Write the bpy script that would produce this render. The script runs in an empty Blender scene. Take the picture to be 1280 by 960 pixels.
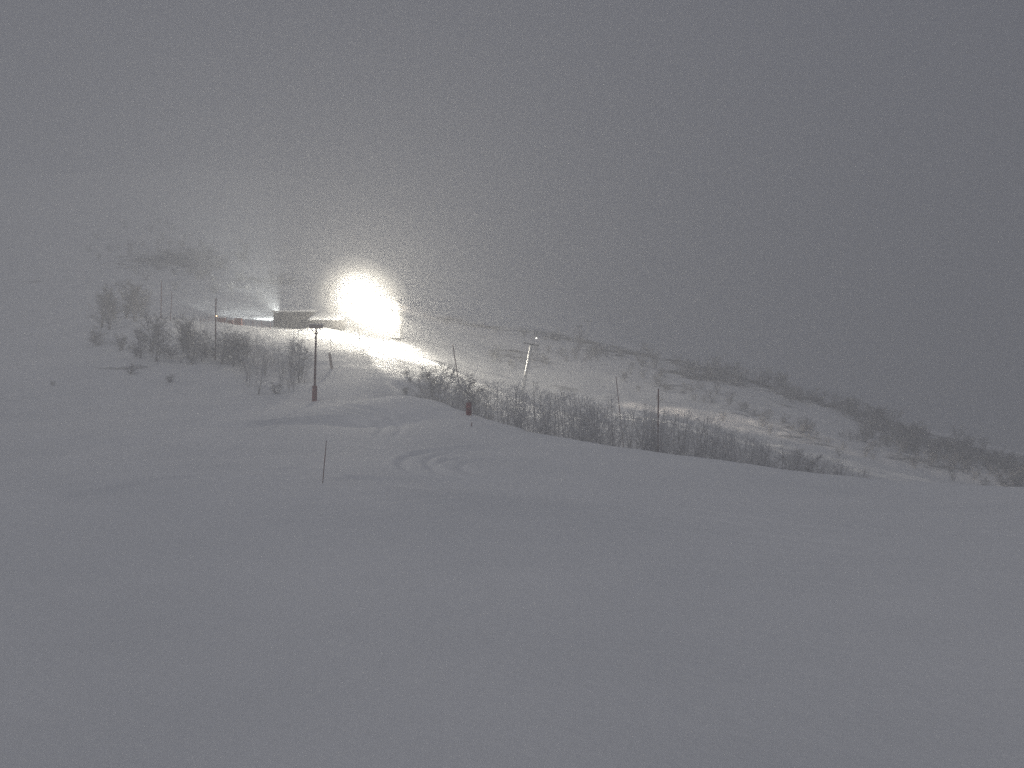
import bpy, math, random
import numpy as np
from mathutils import Vector, Matrix

SC = bpy.context.scene
COL = SC.collection
F = 1229.0                       # focal length in photograph pixels (1280 wide)
RND = random.Random(7)
NR = np.random.RandomState(11)

# ------------------------------------------------------------------ camera
cam_d = bpy.data.cameras.new('camera')
cam_d.sensor_width = 36.0
cam_d.lens = 36.0 * F / 1280.0
cam_d.clip_start = 0.1
cam_d.clip_end = 4000.0
cam = bpy.data.objects.new('camera', cam_d)
COL.objects.link(cam)
cam.location = (0, 0, 0)
cam.rotation_euler = (math.radians(90), 0, 0)
SC.camera = cam

# ------------------------------------------------------------------ sky, exposure
AMB = (0.117, 0.124, 0.157)
world = bpy.data.worlds.new("World")
SC.world = world
world.use_nodes = True
wn = world.node_tree
bg = wn.nodes['Background']
bg.inputs['Color'].default_value = (*AMB, 1)
bg.inputs['Strength'].default_value = 1.0
SC.view_settings.view_transform = 'Standard'
SC.view_settings.look = 'None'
SC.view_settings.exposure = 0.0
SC.view_settings.gamma = 1.0
SC.view_settings.use_curve_mapping = False
SC.cycles.max_bounces = 8
SC.cycles.diffuse_bounces = 3
SC.cycles.volume_bounces = 3
SC.cycles.transparent_max_bounces = 40
SC.cycles.sample_clamp_indirect = 1.2
SC.cycles.use_denoising = False
SC.cycles.use_light_tree = True

LAMPW = 1.3                      # one dial for all the flood lamps

# soft fill added to lift the snow, from behind the camera on the left
fill_sun_d = bpy.data.lights.new('fill_sun', 'SUN'); fill_sun_d.energy = 0.69; fill_sun_d.angle = math.radians(40); fill_sun_d.color = (1.0, 0.97, 0.92)
fill_sun = bpy.data.objects.new('fill_sun', fill_sun_d); COL.objects.link(fill_sun)
fill_sun.rotation_euler = Vector((0.75, 0.65, -0.85)).to_track_quat('-Z', 'Y').to_euler()

# ------------------------------------------------------------------ materials
def mat(name):
    m = bpy.data.materials.new(name); m.use_nodes = True
    return m, m.node_tree.nodes, m.node_tree.links, m.node_tree.nodes['Principled BSDF']

def simple(name, a, b, scale=3.0, rough=0.8, detail=6, metallic=0.0, bump=0.0):
    m, n, l, p = mat(name)
    tc = n.new('ShaderNodeTexCoord')
    t = n.new('ShaderNodeTexNoise'); t.inputs['Scale'].default_value = scale
    t.inputs['Detail'].default_value = detail
    l.new(tc.outputs['Object'], t.inputs['Vector'])
    r = n.new('ShaderNodeValToRGB')
    r.color_ramp.elements[0].position = 0.35; r.color_ramp.elements[0].color = (*a, 1)
    r.color_ramp.elements[1].position = 0.65; r.color_ramp.elements[1].color = (*b, 1)
    l.new(t.outputs['Fac'], r.inputs['Fac']); l.new(r.outputs['Color'], p.inputs['Base Color'])
    p.inputs['Roughness'].default_value = rough
    p.inputs['Metallic'].default_value = metallic
    if bump:
        bp = n.new('ShaderNodeBump'); bp.inputs['Strength'].default_value = bump
        l.new(t.outputs['Fac'], bp.inputs['Height']); l.new(bp.outputs['Normal'], p.inputs['Normal'])
    return m

def snow_mat():
    m, n, l, p = mat('snow')
    g = n.new('ShaderNodeNewGeometry')
    at = n.new('ShaderNodeAttribute'); at.attribute_name = 'scrub'
    a2 = n.new('ShaderNodeAttribute'); a2.attribute_name = 'offpiste'
    # wind packed mottling: very slightly different whites
    t1 = n.new('ShaderNodeTexNoise'); t1.inputs['Scale'].default_value = 0.12; t1.inputs['Detail'].default_value = 7
    l.new(g.outputs['Position'], t1.inputs['Vector'])
    r1 = n.new('ShaderNodeValToRGB')
    r1.color_ramp.elements[0].position = 0.3; r1.color_ramp.elements[0].color = (0.83, 0.84, 0.855, 1)
    r1.color_ramp.elements[1].position = 0.7; r1.color_ramp.elements[1].color = (0.91, 0.915, 0.925, 1)
    l.new(t1.outputs['Fac'], r1.inputs['Fac'])
    # heather, twigs and stones that poke through where the snow is thin
    t2 = n.new('ShaderNodeTexNoise'); t2.inputs['Scale'].default_value = 0.30; t2.inputs['Detail'].default_value = 12
    t2.inputs['Roughness'].default_value = 0.72
    mp = n.new('ShaderNodeMapping'); mp.inputs['Scale'].default_value = (0.55, 1.0, 2.4)
    l.new(g.outputs['Position'], mp.inputs['Vector']); l.new(mp.outputs['Vector'], t2.inputs['Vector'])
    sub = n.new('ShaderNodeMath'); sub.operation = 'ADD'
    l.new(t2.outputs['Fac'], sub.inputs[0]); l.new(at.outputs['Fac'], sub.inputs[1])
    mr = n.new('ShaderNodeMapRange'); mr.inputs['From Min'].default_value = 0.70; mr.inputs['From Max'].default_value = 0.86
    l.new(sub.outputs[0], mr.inputs['Value'])
    mx = n.new('ShaderNodeMix'); mx.data_type = 'RGBA'
    l.new(mr.outputs['Result'], mx.inputs['Factor'])
    l.new(r1.outputs['Color'], mx.inputs['A']); mx.inputs['B'].default_value = (0.13, 0.125, 0.115, 1)
    l.new(mx.outputs['Result'], p.inputs['Base Color'])
    p.inputs['Roughness'].default_value = 0.75
    p.inputs['Specular IOR Level'].default_value = 0.25
    t3 = n.new('ShaderNodeTexNoise'); t3.inputs['Scale'].default_value = 2.2; t3.inputs['Detail'].default_value = 9
    t3.inputs['Roughness'].default_value = 0.65
    l.new(g.outputs['Position'], t3.inputs['Vector'])
    bp = n.new('ShaderNodeBump'); bp.inputs['Strength'].default_value = 0.5; bp.inputs['Distance'].default_value = 0.12
    l.new(t3.outputs['Fac'], bp.inputs['Height']); l.new(bp.outputs['Normal'], p.inputs['Normal'])
    return m

SNOW = snow_mat()
SNOWCAP = simple('snow_cap', (0.80, 0.81, 0.83), (0.88, 0.89, 0.90), 2.0, 0.8, bump=0.3)
BARK = simple('frosted_bark', (0.12, 0.105, 0.10), (0.72, 0.71, 0.71), 5.0, 0.9)
TWIG = simple('frosted_twigs', (0.50, 0.495, 0.49), (0.90, 0.90, 0.91), 2.2, 0.9)
TWIGD = simple('dark_twigs', (0.19, 0.18, 0.168), (0.58, 0.575, 0.57), 2.0, 0.9)
DARKWOOD = simple('dark_timber', (0.018, 0.015, 0.013), (0.035, 0.029, 0.025), 4.0, 0.85)
POLEM = simple('weathered_pole', (0.13, 0.05, 0.042), (0.20, 0.085, 0.07), 6.0, 0.8)
PAD = simple('red_padding', (0.19, 0.042, 0.040), (0.27, 0.065, 0.06), 6.0, 0.7)
REDNET = simple('red_netting', (0.22, 0.11, 0.095), (0.32, 0.16, 0.14), 9.0, 0.8)
STEEL = simple('rimed_steel', (0.62, 0.62, 0.61), (0.80, 0.80, 0.79), 7.0, 0.5)
HEADM = simple('brown_steel_head', (0.42, 0.34, 0.29), (0.55, 0.46, 0.40), 6.0, 0.6)
WHITEWALL = simple('white_boards', (0.70, 0.69, 0.66), (0.80, 0.79, 0.76), 3.0, 0.7)
BLACKM = simple('black_housing', (0.02, 0.02, 0.02), (0.04, 0.04, 0.04), 8.0, 0.5)
GLASS = simple('dark_window_glass', (0.02, 0.025, 0.03), (0.03, 0.035, 0.045), 1.0, 0.15)

def emit(name, col, s):
    m = bpy.data.materials.new(name); m.use_nodes = True
    n, l = m.node_tree.nodes, m.node_tree.links
    n.clear()
    e = n.new('ShaderNodeEmission'); e.inputs['Color'].default_value = (*col, 1); e.inputs['Strength'].default_value = s
    o = n.new('ShaderNodeOutputMaterial'); l.new(e.outputs[0], o.inputs['Surface'])
    return m
LENS = emit('flood_lens', (1.0, 0.93, 0.78), 60)
LENSC = emit('cool_flood_lens', (0.75, 1.0, 0.97), 30)
LENSO = emit('orange_lens', (1.0, 0.50, 0.22), 16)

# ------------------------------------------------------------------ helpers
class MB:
    def __init__(s): s.v = []; s.f = []
    def box(s, cx, cy, cz, sx, sy, sz, rz=0.0):
        b = len(s.v); c, n_ = math.cos(rz), math.sin(rz)
        for dz in (-.5, .5):
            for dx, dy in ((-.5, -.5), (.5, -.5), (.5, .5), (-.5, .5)):
                x, y = dx * sx, dy * sy
                s.v.append((cx + x * c - y * n_, cy + x * n_ + y * c, cz + dz * sz))
        for q in ((3, 2, 1, 0), (4, 5, 6, 7), (0, 1, 5, 4), (1, 2, 6, 5), (2, 3, 7, 6), (3, 0, 4, 7)):
            s.f.append(tuple(b + i for i in q))
    def tube(s, p0, p1, r0, r1, n=8, cap=True):
        p0, p1 = Vector(p0), Vector(p1); d = p1 - p0
        if d.length < 1e-6: return
        d.normalize()
        a = d.orthogonal().normalized(); c = d.cross(a)
        b = len(s.v)
        for p, r in ((p0, r0), (p1, r1)):
            for k in range(n):
                t = 2 * math.pi * k / n
                s.v.append(tuple(p + (a * math.cos(t) + c * math.sin(t)) * r))
        for k in range(n):
            s.f.append((b + k, b + (k + 1) % n, b + n + (k + 1) % n, b + n + k))
        if cap:
            s.f.append(tuple(b + n - 1 - k for k in range(n))); s.f.append(tuple(b + n + k for k in range(n)))
    def lathe(s, c, prof, n=16):
        b = len(s.v)
        for (r, z) in prof:
            for k in range(n):
                t = 2 * math.pi * k / n
                s.v.append((c[0] + r * math.cos(t), c[1] + r * math.sin(t), c[2] + z))
        for j in range(len(prof) - 1):
            for k in range(n):
                s.f.append((b + j * n + k, b + j * n + (k + 1) % n, b + (j + 1) * n + (k + 1) % n, b + (j + 1) * n + k))
        s.f.append(tuple(b + n - 1 - k for k in range(n)))
        s.f.append(tuple(b + (len(prof) - 1) * n + k for k in range(n)))
    def poly(s, pts, faces):
        b = len(s.v); s.v += [tuple(p) for p in pts]; s.f += [tuple(b + i for i in q) for q in faces]
    def mesh(s, name, m):
        me = bpy.data.meshes.new(name); me.from_pydata(s.v, [], s.f); me.materials.append(m); me.update()
        return me
    def build(s, name, m, parent=None, smooth=False):
        me = s.mesh(name, m)
        if smooth:
            me.polygons.foreach_set('use_smooth', [True] * len(me.polygons))
        o = bpy.data.objects.new(name, me); COL.objects.link(o)
        if parent: o.parent = parent
        return o

def tag(o, label=None, cat=None, group=None, kind=None):
    if label: o['label'] = label
    if cat: o['category'] = cat
    if group: o['group'] = group
    if kind: o['kind'] = kind
    return o

def empty(name, loc, rz=0.0):
    o = bpy.data.objects.new(name, None); COL.objects.link(o)
    o.location = loc; o.rotation_euler = (0, 0, rz); o.empty_display_size = 0.5
    return o

# ------------------------------------------------------------------ terrain
def P(px, py, Y):               # a sight line of the photograph, met at depth Y -> x, y, z
    return ((px - 640) / F * Y, Y, (480 - py) / F * Y)

ctrl = []
def cp(px, Y, py=None, z=None):
    x = (px - 640) / F * Y
    if z is None: z = (480 - py) / F * Y
    ctrl.append((math.atan2(x, Y), math.log(math.hypot(x, Y)), z))
def cpr(th, r, z): ctrl.append((math.radians(th), math.log(r), z))

def line(pts, step=26, dz=((0.0, 0.0),)):
    # pts: (px, py, Y); dz: list of (extra depth factor, z change)
    for (a, b) in zip(pts[:-1], pts[1:]):
        n = max(1, int(abs(b[0] - a[0]) / step))
        for k in range(n):
            t = k / n
            px, py, Y = (a[i] + (b[i] - a[i]) * t for i in range(3))
            z = (480 - py) / F * Y
            for (dy, d) in dz: cp(px, Y + dy, z=z + d)

for px in (-300, 0, 200, 400, 600, 800, 1000, 1280, 1600):
    cp(px, 10, z=-5.98); cp(px, 16, z=-5.93); cp(px, 30, z=-5.85)
for px, l in {
    -300: [(50, 612), (100, 520), (180, 415), (300, 352), (450, 280), (700, 235)],
    0: [(50, 613), (80, 562), (130, 492), (200, 420), (300, 350), (420, 290), (700, 235)],
    100: [(50, 609), (78, 566), (105, 527), (135, 480), (160, 442), (200, 402), (300, 335), (420, 272), (700, 225)],
    185: [(50, 602), (75, 572), (100, 536), (130, 488), (150, 450), (175, 412), (250, 360), (350, 300), (450, 255), (700, 222)],
    300: [(50, 598), (78, 566), (110, 522), (130, 496), (150, 462), (172, 428), (230, 385), (300, 340), (400, 278), (700, 222)],
    393: [(50, 599), (70, 575), (100, 533), (130, 502), (150, 470), (166, 441), (225, 402), (300, 345), (400, 285), (700, 230)],
    450: [(50, 603), (75, 570), (105, 532), (125, 506), (140, 484), (152, 464), (166, 447), (212, 412), (235, 395), (300, 348), (400, 295), (700, 240)],
    520: [(55, 610), (80, 565), (105, 525), (150, 478), (212, 428), (240, 405), (310, 374), (400, 335), (700, 280)],
    600: [(55, 612), (80, 565), (140, None, -6.5), (165, 500), (200, 465), (235, 428), (300, 388), (400, 350), (700, 320)],
    680: [(55, 612), (75, 570), (130, None, -8.0), (165, 515), (200, 478), (232, 438), (320, 398), (420, 375), (700, 350)],
    780: [(50, 625), (70, 583), (120, None, -9.5), (160, 530), (195, 492), (220, 458), (300, 432), (400, 425), (700, 420)],
    900: [(50, 630), (65, 595), (110, None, -11), (150, 560), (180, 528), (205, 492), (300, 475), (400, 480), (700, 480)],
    1000: [(50, 632), (105, None, -12), (150, 574), (180, 542), (205, 512), (300, 512), (450, 520), (700, 520)],
    1100: [(50, 632), (100, None, -13.5), (150, 594), (185, 562), (300, 545), (450, 550), (700, 550)],
    1280: [(48, 630), (95, None, -15), (140, None, -18), (185, 596), (300, 592), (450, 585), (700, 575)],
    1600: [(45, 630), (90, None, -15), (200, None, -22), (450, None, -45), (700, None, -60)],
}.items():
    for t in l:
        if len(t) == 3: cp(px, t[0], z=t[2])
        else: cp(px, t[0], t[1])
for th, l in {75: [(10, -6), (30, -6), (50, -6.3), (90, -13), (250, -28), (700, -60)],
              -62: [(10, -5.9), (30, -5.4), (60, -3), (120, 4), (250, 28), (450, 70), (700, 120)]}.items():
    for r, z in l: cpr(th, r, z)
# the crest where the piste drops away to the birches
CREST = [(520, 497, 125), (560, 508, 118), (600, 521, 110), (680, 543, 95), (780, 560, 85), (900, 576, 75), (1000, 590, 70),
         (1100, 600, 65), (1280, 608, 60), (1600, 615, 56)]
line(CREST, 26, ((-6, -0.05), (0, 0.0)))
line(CREST[1:], 40, ((5, -1.2), (12, -3.0)))
# front edge of the lit bench, and the flat of it behind
EDGE = [(225, 399, 190), (300, 407, 188), (345, 412, 186), (393, 420, 184), (440, 433, 180), (490, 446, 175), (528, 458, 170)]
line(EDGE[:4], 22, ((-4, -0.85), (0, 0), (5, 0.25), (16, 0.9)))
line(EDGE[3:], 22, ((-4, -0.9), (0, 0), (5, 0.75), (10, 1.5), (16, 2.4), (26, 4.0)))
# the far brow along the right
BROW = [(520, 389, 275), (600, 402, 265), (700, 416, 255), (780, 436, 247), (850, 452, 240), (900, 462, 236), (1000, 488, 230),
        (1100, 522, 222), (1200, 552, 215), (1280, 576, 210)]
line(BROW, 40, ((-5, -1.2), (0, 0), (8, 0.2)))

C = np.array(ctrl); CT, CL, CZ = C[:, 0], C[:, 1], C[:, 2]
def kern(d2): return np.where(d2 > 0, 0.5 * d2 * np.log(np.maximum(d2, 1e-12)), 0.0)
n = len(C)
A = np.zeros((n + 3, n + 3))
A[:n, :n] = kern((CT[:, None] - CT[None]) ** 2 + (CL[:, None] - CL[None]) ** 2) + np.eye(n) * 2e-5
A[:n, n] = A[n, :n] = 1; A[:n, n + 1] = A[n + 1, :n] = CT; A[:n, n + 2] = A[n + 2, :n] = CL
W = np.linalg.solve(A, np.concatenate([CZ, np.zeros(3)]))
# tabulate once on a (theta, ln r) lattice
T0, T1, L0, L1 = math.radians(-62), math.radians(75), math.log(10), math.log(700)
NT, NL = 520, 420
tt = np.linspace(T0, T1, NT); ll = np.linspace(L0, L1, NL)
TAB = np.zeros((NT, NL))
for i in range(NT):
    d2 = (tt[i] - CT[None]) ** 2 + (ll[:, None] - CL[None]) ** 2
    TAB[i] = kern(d2) @ W[:n] + W[n] + W[n + 1] * tt[i] + W[n + 2] * ll

def lat(h, seed):                # value noise on an integer lattice
    rs = np.random.RandomState(seed); g = rs.rand(256, 256)
    def fn(x, y, s):
        u, v = x / s, y / s
        iu, iv = np.floor(u).astype(int), np.floor(v).astype(int)
        fu, fv = u - iu, v - iv
        fu = fu * fu * (3 - 2 * fu); fv = fv * fv * (3 - 2 * fv)
        g00 = g[iu % 256, iv % 256]; g10 = g[(iu + 1) % 256, iv % 256]
        g01 = g[iu % 256, (iv + 1) % 256]; g11 = g[(iu + 1) % 256, (iv + 1) % 256]
        return ((g00 * (1 - fu) + g10 * fu) * (1 - fv) + (g01 * (1 - fu) + g11 * fu) * fv - 0.5) * 2 * h
    return fn
N1, N2, N3, N4, N5 = (lat(1, s) for s in (1, 2, 3, 4, 5))

def smooth(a, b, x):
    t = np.clip((x - a) / (b - a), 0, 1); return t * t * (3 - 2 * t)

# crest depth as a function of the bearing, to tell the groomed piste from rough ground
_cr = np.array([(math.atan2((p[0] - 640) / F, 1.0), math.hypot((p[0] - 640) / F * p[2], p[2])) for p in
                [(-2500, 0, 40), (-300, 0, 62), (0, 0, 66), (150, 0, 75), (330, 0, 112), (393, 0, 140), (450, 0, 150)] + CREST])

def base(x, y):
    x = np.asarray(x, float); y = np.asarray(y, float)
    r = np.hypot(x, y); th = np.arctan2(x, y)
    tc = np.clip(th, T0, T1 - 1e-6); lc = np.clip(np.log(np.maximum(r, 1e-3)), L0, L1 - 1e-6)
    fi = (tc - T0) / (T1 - T0) * (NT - 1); fj = (lc - L0) / (L1 - L0) * (NL - 1)
    i = np.clip(fi.astype(int), 0, NT - 2); j = np.clip(fj.astype(int), 0, NL - 2)
    a, b = fi - i, fj - j
    z = (TAB[i, j] * (1 - a) + TAB[i + 1, j] * a) * (1 - b) + (TAB[i, j + 1] * (1 - a) + TAB[i + 1, j + 1] * a) * b
    back = smooth(math.radians(75), math.radians(150), np.abs(th))
    return z * (1 - back) + (-6.0) * back

def off(x, y):
    r = np.hypot(x, y); th = np.arctan2(x, y)
    rc = np.interp(th, _cr[:, 0], _cr[:, 1])
    return smooth(0.97, 1.12, r / rc)

SCRUB_SPOTS = [  # px, py, Y, half width px, half height px, strength
    (215, 325, 310, 95, 38, 0.36), (330, 350, 280, 60, 40, 0.30), (30, 345, 290, 60, 10, 0.25), (160, 455, 145, 60, 22, 0.20),
    (60, 480, 140, 40, 8, 0.12),
    (620, 405, 262, 120, 10, 0.30), (650, 440, 225, 60, 18, 0.30), (760, 440, 240, 60, 12, 0.32), (880, 470, 225, 90, 16, 0.36),
    (960, 500, 205, 90, 16, 0.24), (1000, 540, 180, 70, 30, 0.24), (930, 520, 190, 60, 20, .24), (850, 490, 205, 60, 14, .26), (560, 400, 262, 60, 8, .3), (1090, 520, 220, 70, 22, 0.34), (1200, 560, 210, 90, 26, 0.36),
    (1160, 585, 180, 80, 16, 0.34), (700, 470, 195, 60, 16, 0.22), (480, 470, 158, 50, 10, 0.16), (400, 360, 280, 50, 25, 0.2),
    (370, 440, 165, 60, 16, 0.16), (335, 365, 255, 40, 45, 0.2), (475, 458, 168, 60, 10, 0.2), (280, 440, 165, 60, 20, 0.16), (560, 365, 320, 90, 16, 0.18)]

def scrub(x, y, z):
    yy = np.maximum(y, 1.0)
    u = 640 + x / yy * F; v = 480 - z / yy * F
    s = np.zeros_like(x)
    for (a, b, Y, hw, hh, st) in SCRUB_SPOTS:
        # a real patch of ground: centre, width and depth in metres
        cx, cy = (a - 640) / F * Y, Y
        wx = hw / F * Y; wy = max(8.0, hh / F * Y * 3.2)
        s = np.maximum(s, st * np.exp(-(((x - cx) / wx) ** 2 + ((y - cy) / wy) ** 2)))
    pl = np.array([P(*b)[:2] for b in BROW]); d, sd, e = dist_side(x, y, pl + np.array([0, -3.0]), 14)
    s = np.maximum(s, .30 * np.exp(-(d / 9.0) ** 2) * smooth(-45, 10, x))
    s = np.maximum(s, .13 * smooth(150, 230, np.hypot(x, y))) * smooth(100, 140, np.hypot(x, y))
    return np.where(y > 1, s, 0.0)

RIDGES = []     # (polyline world xy, half width, height, side)  filled below
def detail(x, y):
    o = off(x, y); r = np.hypot(x, y)
    z = 0.07 * N1(x, y, 17.0) + 0.04 * N2(x, y, 6.1) + 0.02 * N4(x + .35 * y, y * 2.2, 1.7) + 0.008 * N5(x * .6, y * 2.0, .7)
    z = z + o * (0.45 * N3(x, y, 13.0) + 0.22 * N4(x, y, 4.7) + 0.10 * N5(x, y, 1.9))
    far = smooth(200, 330, r)
    z = z + far * (1.6 * N5(x, y, 29.0) + 0.9 * N2(x + 9, y, 11.0))
    return z * smooth(3, 14, r)

def ground_raw(x, y): return base(x, y) + detail(x, y)

def hit(px, py, fn=ground_raw, y0=12.0, y1=600.0):
    Y = np.exp(np.linspace(math.log(y0), math.log(y1), 6000))
    x = (px - 640) / F * Y; zr = (480 - py) / F * Y
    g = fn(x, Y)
    k = np.nonzero(zr < g)[0]
    i = k[0] if len(k) else len(Y) - 1
    return float(x[i]), float(Y[i]), float(g[i])

def pline(pts, y0=12, y1=600):
    P_ = [hit(a, b, y0=y0, y1=y1)[:2] for a, b in pts]
    # Catmull-Rom so that tracks bend softly
    P_ = [P_[0]] + P_ + [P_[-1]]; out = []
    for i in range(1, len(P_) - 2):
        p0, p1, p2, p3 = (np.array(P_[i + k]) for k in (-1, 0, 1, 2))
        for k in range(10):
            t = k / 10
            out.append(0.5 * ((2 * p1) + (-p0 + p2) * t + (2 * p0 - 5 * p1 + 4 * p2 - p3) * t * t + (-p0 + 3 * p1 - 3 * p2 + p3) * t ** 3))
    out.append(np.array(P_[-2]))
    return np.array(out)

def dist_side(x, y, pl, R):
    best = np.full(x.shape, 1e9); side = np.zeros(x.shape); end = np.zeros(x.shape)
    L = len(pl) - 1
    for i in range(L):
        a, b = pl[i], pl[i + 1]; d = b - a; l2 = float(d @ d) + 1e-9
        t = np.clip(((x - a[0]) * d[0] + (y - a[1]) * d[1]) / l2, 0, 1)
        dx, dy = x - a[0] - t * d[0], y - a[1] - t * d[1]
        q = np.hypot(dx, dy); m = q < best
        best = np.where(m, q, best); side = np.where(m, np.sign(d[0] * dy - d[1] * dx), side)
        end = np.where(m, (i + t) / L, end)
    return best, side, end

# ledges: snow on the far side stands higher (falls off again over `back` metres)
for pts, h, back in (([(300, 535), (355, 529), (410, 526), (445, 528), (468, 533)], 0.55, 9.0),
                     ([(60, 626), (150, 610), (240, 598), (330, 600)], 0.18, 6.0),
                     ([(380, 606), (440, 600), (490, 604), (560, 615)], 0.14, 5.0),
                     ([(500, 568), (600, 560), (700, 570)], 0.10, 5.0),
                     ([(330, 590), (380, 588), (430, 600)], 0.12, 4.0)):
    RIDGES.append(('ledge', pline(pts), h * 1.0, back))
# groomer tracks: pairs of shallow grooves
for pts, h in (([(640, 558), (580, 562), (535, 568), (518, 577), (530, 590), (570, 600), (640, 606)], 0.22),
               ([(650, 570), (600, 572), (570, 577), (560, 585), (590, 596), (640, 600)], 0.16),
               ([(560, 610), (700, 620), (860, 640), (1000, 662), (1200, 672)], 0.07),
               ([(520, 625), (700, 640), (900, 668), (1100, 690)], 0.06),
               ([(395, 505), (430, 512), (470, 522), (490, 535), (480, 548)], 0.16),
               ([(300, 640), (480, 622), (640, 612)], 0.03)):
    RIDGES.append(('track', pline(pts), h, 0.35))

def ground(x, y):
    x = np.asarray(x, float); y = np.asarray(y, float)
    z = ground_raw(x, y)
    for kind, pl, h, w in RIDGES:
        lo = pl.min(0) - 14; hi = pl.max(0) + 14
        m = (x > lo[0]) & (x < hi[0]) & (y > lo[1]) & (y < hi[1])
        if not np.any(m): continue
        xs, ys = x[m], y[m]
        d, s, e = dist_side(xs, ys, pl, 14)
        fade = smooth(0.0, 0.12, e) * smooth(1.0, 0.88, e)
        if kind == 'ledge':
            up = h * smooth(-0.6, 0.6, d * s) * np.exp(-np.maximum(d * s, 0) / w)
            z[m] = z[m] + up * fade
        else:
            g = -.75 * h * np.exp(-((d - 0.9) / w) ** 2) + 0.25 * h * np.exp(-((d - 1.7) / w) ** 2)
            z[m] = z[m] + g * fade
    return z

# flat pads under the hut and the shed come from the bench itself
th_a = np.concatenate([np.linspace(-180, -46, 90, endpoint=False), np.linspace(-46, -31, 60, endpoint=False),
                       np.linspace(-31, 31, 900, endpoint=False), np.linspace(31, 46, 60, endpoint=False), np.linspace(46, 180, 90, endpoint=False)])
th_a = np.radians(th_a)
rr = np.concatenate([[0.4, 2, 5, 8], np.exp(np.linspace(math.log(11), math.log(420), 640)), np.exp(np.linspace(math.log(428), math.log(1100), 40))])
TH, RR = np.meshgrid(th_a, rr)
gx = (RR * np.sin(TH)).ravel(); gy = (RR * np.cos(TH)).ravel()
gz = ground(gx, gy)
nt, nr = len(th_a), len(rr)
ii = np.arange(nr - 1)[:, None] * nt; jj = np.arange(nt)[None]; j2 = (jj + 1) % nt
faces = np.stack([ii + jj, ii + nt + jj, ii + nt + j2, ii + j2], -1).reshape(-1, 4)
verts = np.stack([gx, gy, gz], -1)
me = bpy.data.meshes.new('snow_ground')
me.vertices.add(len(verts)); me.vertices.foreach_set('co', verts.ravel())
me.loops.add(faces.size); me.loops.foreach_set('vertex_index', faces[:, ::-1].ravel().astype(np.int32))
me.polygons.add(len(faces)); me.polygons.foreach_set('loop_start', np.arange(0, faces.size, 4, dtype=np.int32))
me.polygons.foreach_set('use_smooth', np.ones(len(faces), bool))
me.update(calc_edges=True); me.validate()
at = me.attributes.new('scrub', 'FLOAT', 'POINT'); at.data.foreach_set('value', scrub(gx, gy, gz).astype(np.float32))
me.materials.append(SNOW)
terrain = bpy.data.objects.new('snow_ground', me); COL.objects.link(terrain)
tag(terrain, kind='structure')
ZMIN = float(gz.min()); ZMAX = float(gz[RR.ravel() < 705].max())
ZMAX = float(gz.max())

def gnd(x, y): return float(ground(np.array([x]), np.array([y]))[0])
def at_px(px, py, y0=12, y1=600):
    x, y, z = hit(px, py, fn=ground, y0=y0, y1=y1); return x, y, z
def at_Y(px, Y):
    x = (px - 640) / F * Y; return x, Y, gnd(x, Y)
def zpx(py, Y): return (480 - py) / F * Y

# ------------------------------------------------------------------ buildings on the bench
def place_thing(name, x, y, sink=0.0, rz=0.0):
    return empty(name, (x, y, gnd(x, y) - sink), rz)

# dark shed, left of the floodlights
SY = 204.0
sx0, sx1 = (342 - 640) / F * SY, (391 - 640) / F * SY
sw = sx1 - sx0; ztop = zpx(390.5, SY)
scx = (sx0 + sx1) / 2; zb = gnd(scx, SY) - 0.15
shed = empty('shed', (scx, SY + 2.5, zb)); sh = ztop - zb
tag(shed, 'low dark timber shed with a snowy flat roof, left of the floodlights', 'shed')
wallm = MB()
for (cx, cy, a, b) in ((0, -2.5, sw, .16), (0, 2.5, sw, .16), (-sw / 2 + .08, 0, .16, 4.83), (sw / 2 - .08, 0, .16, 4.83)):
    wallm.box(cx, cy, sh / 2, a, b, sh)
wallm.build('wall', DARKWOOD, shed)
bm_ = MB(); nb = 22
bw = sw / nb
board = MB(); board.box(0, 0, sh / 2, bw * 0.86, 0.05, sh - 0.12)
bme = board.mesh('board', DARKWOOD)
for k in range(nb):
    o = bpy.data.objects.new('board', bme); COL.objects.link(o); o.parent = shed
    o.location = (-sw / 2 + bw * (k + .5), -2.607, 0.02 * RND.random())
r_ = MB(); r_.poly([(-sw / 2 - .35, -3.0, sh), (sw / 2 + .35, -3.0, sh), (sw / 2 + .35, 3.0, sh + .45), (-sw / 2 - .35, 3.0, sh + .45),
                    (-sw / 2 - .35, -3.0, sh + .14), (sw / 2 + .35, -3.0, sh + .14), (sw / 2 + .35, 3.0, sh + .59), (-sw / 2 - .35, 3.0, sh + .59)],
                   [(3, 2, 1, 0), (4, 5, 6, 7), (0, 1, 5, 4), (1, 2, 6, 5), (2, 3, 7, 6), (3, 0, 4, 7)])
roof = r_.build('roof', DARKWOOD, shed)
sn = MB(); nx_, ny_ = 26, 10; pts = []
for j in range(ny_ + 1):
    for i in range(nx_ + 1):
        u, v = i / nx_, j / ny_
        e = min(1, 4 * min(u, 1 - u) * 2.5) * min(1, 4 * min(v, 1 - v) * 2)
        z = sh + .145 + .45 * v + (.05 + .34 * e ** .5 * (.45 + .75 * u) + .05 * RND.random())
        pts.append((-sw / 2 - .3 + (sw + .6) * u, -2.95 + 5.9 * v, z))
fs = [(j * (nx_ + 1) + i, j * (nx_ + 1) + i + 1, (j + 1) * (nx_ + 1) + i + 1, (j + 1) * (nx_ + 1) + i) for j in range(ny_) for i in range(nx_)]
sn.poly(pts, fs)
bpts = [(p[0], p[1], sh + .148 + .45 * (k // (nx_ + 1)) / ny_) for k, p in enumerate(pts)]
nb_ = len(sn.v); sn.v += bpts
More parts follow.
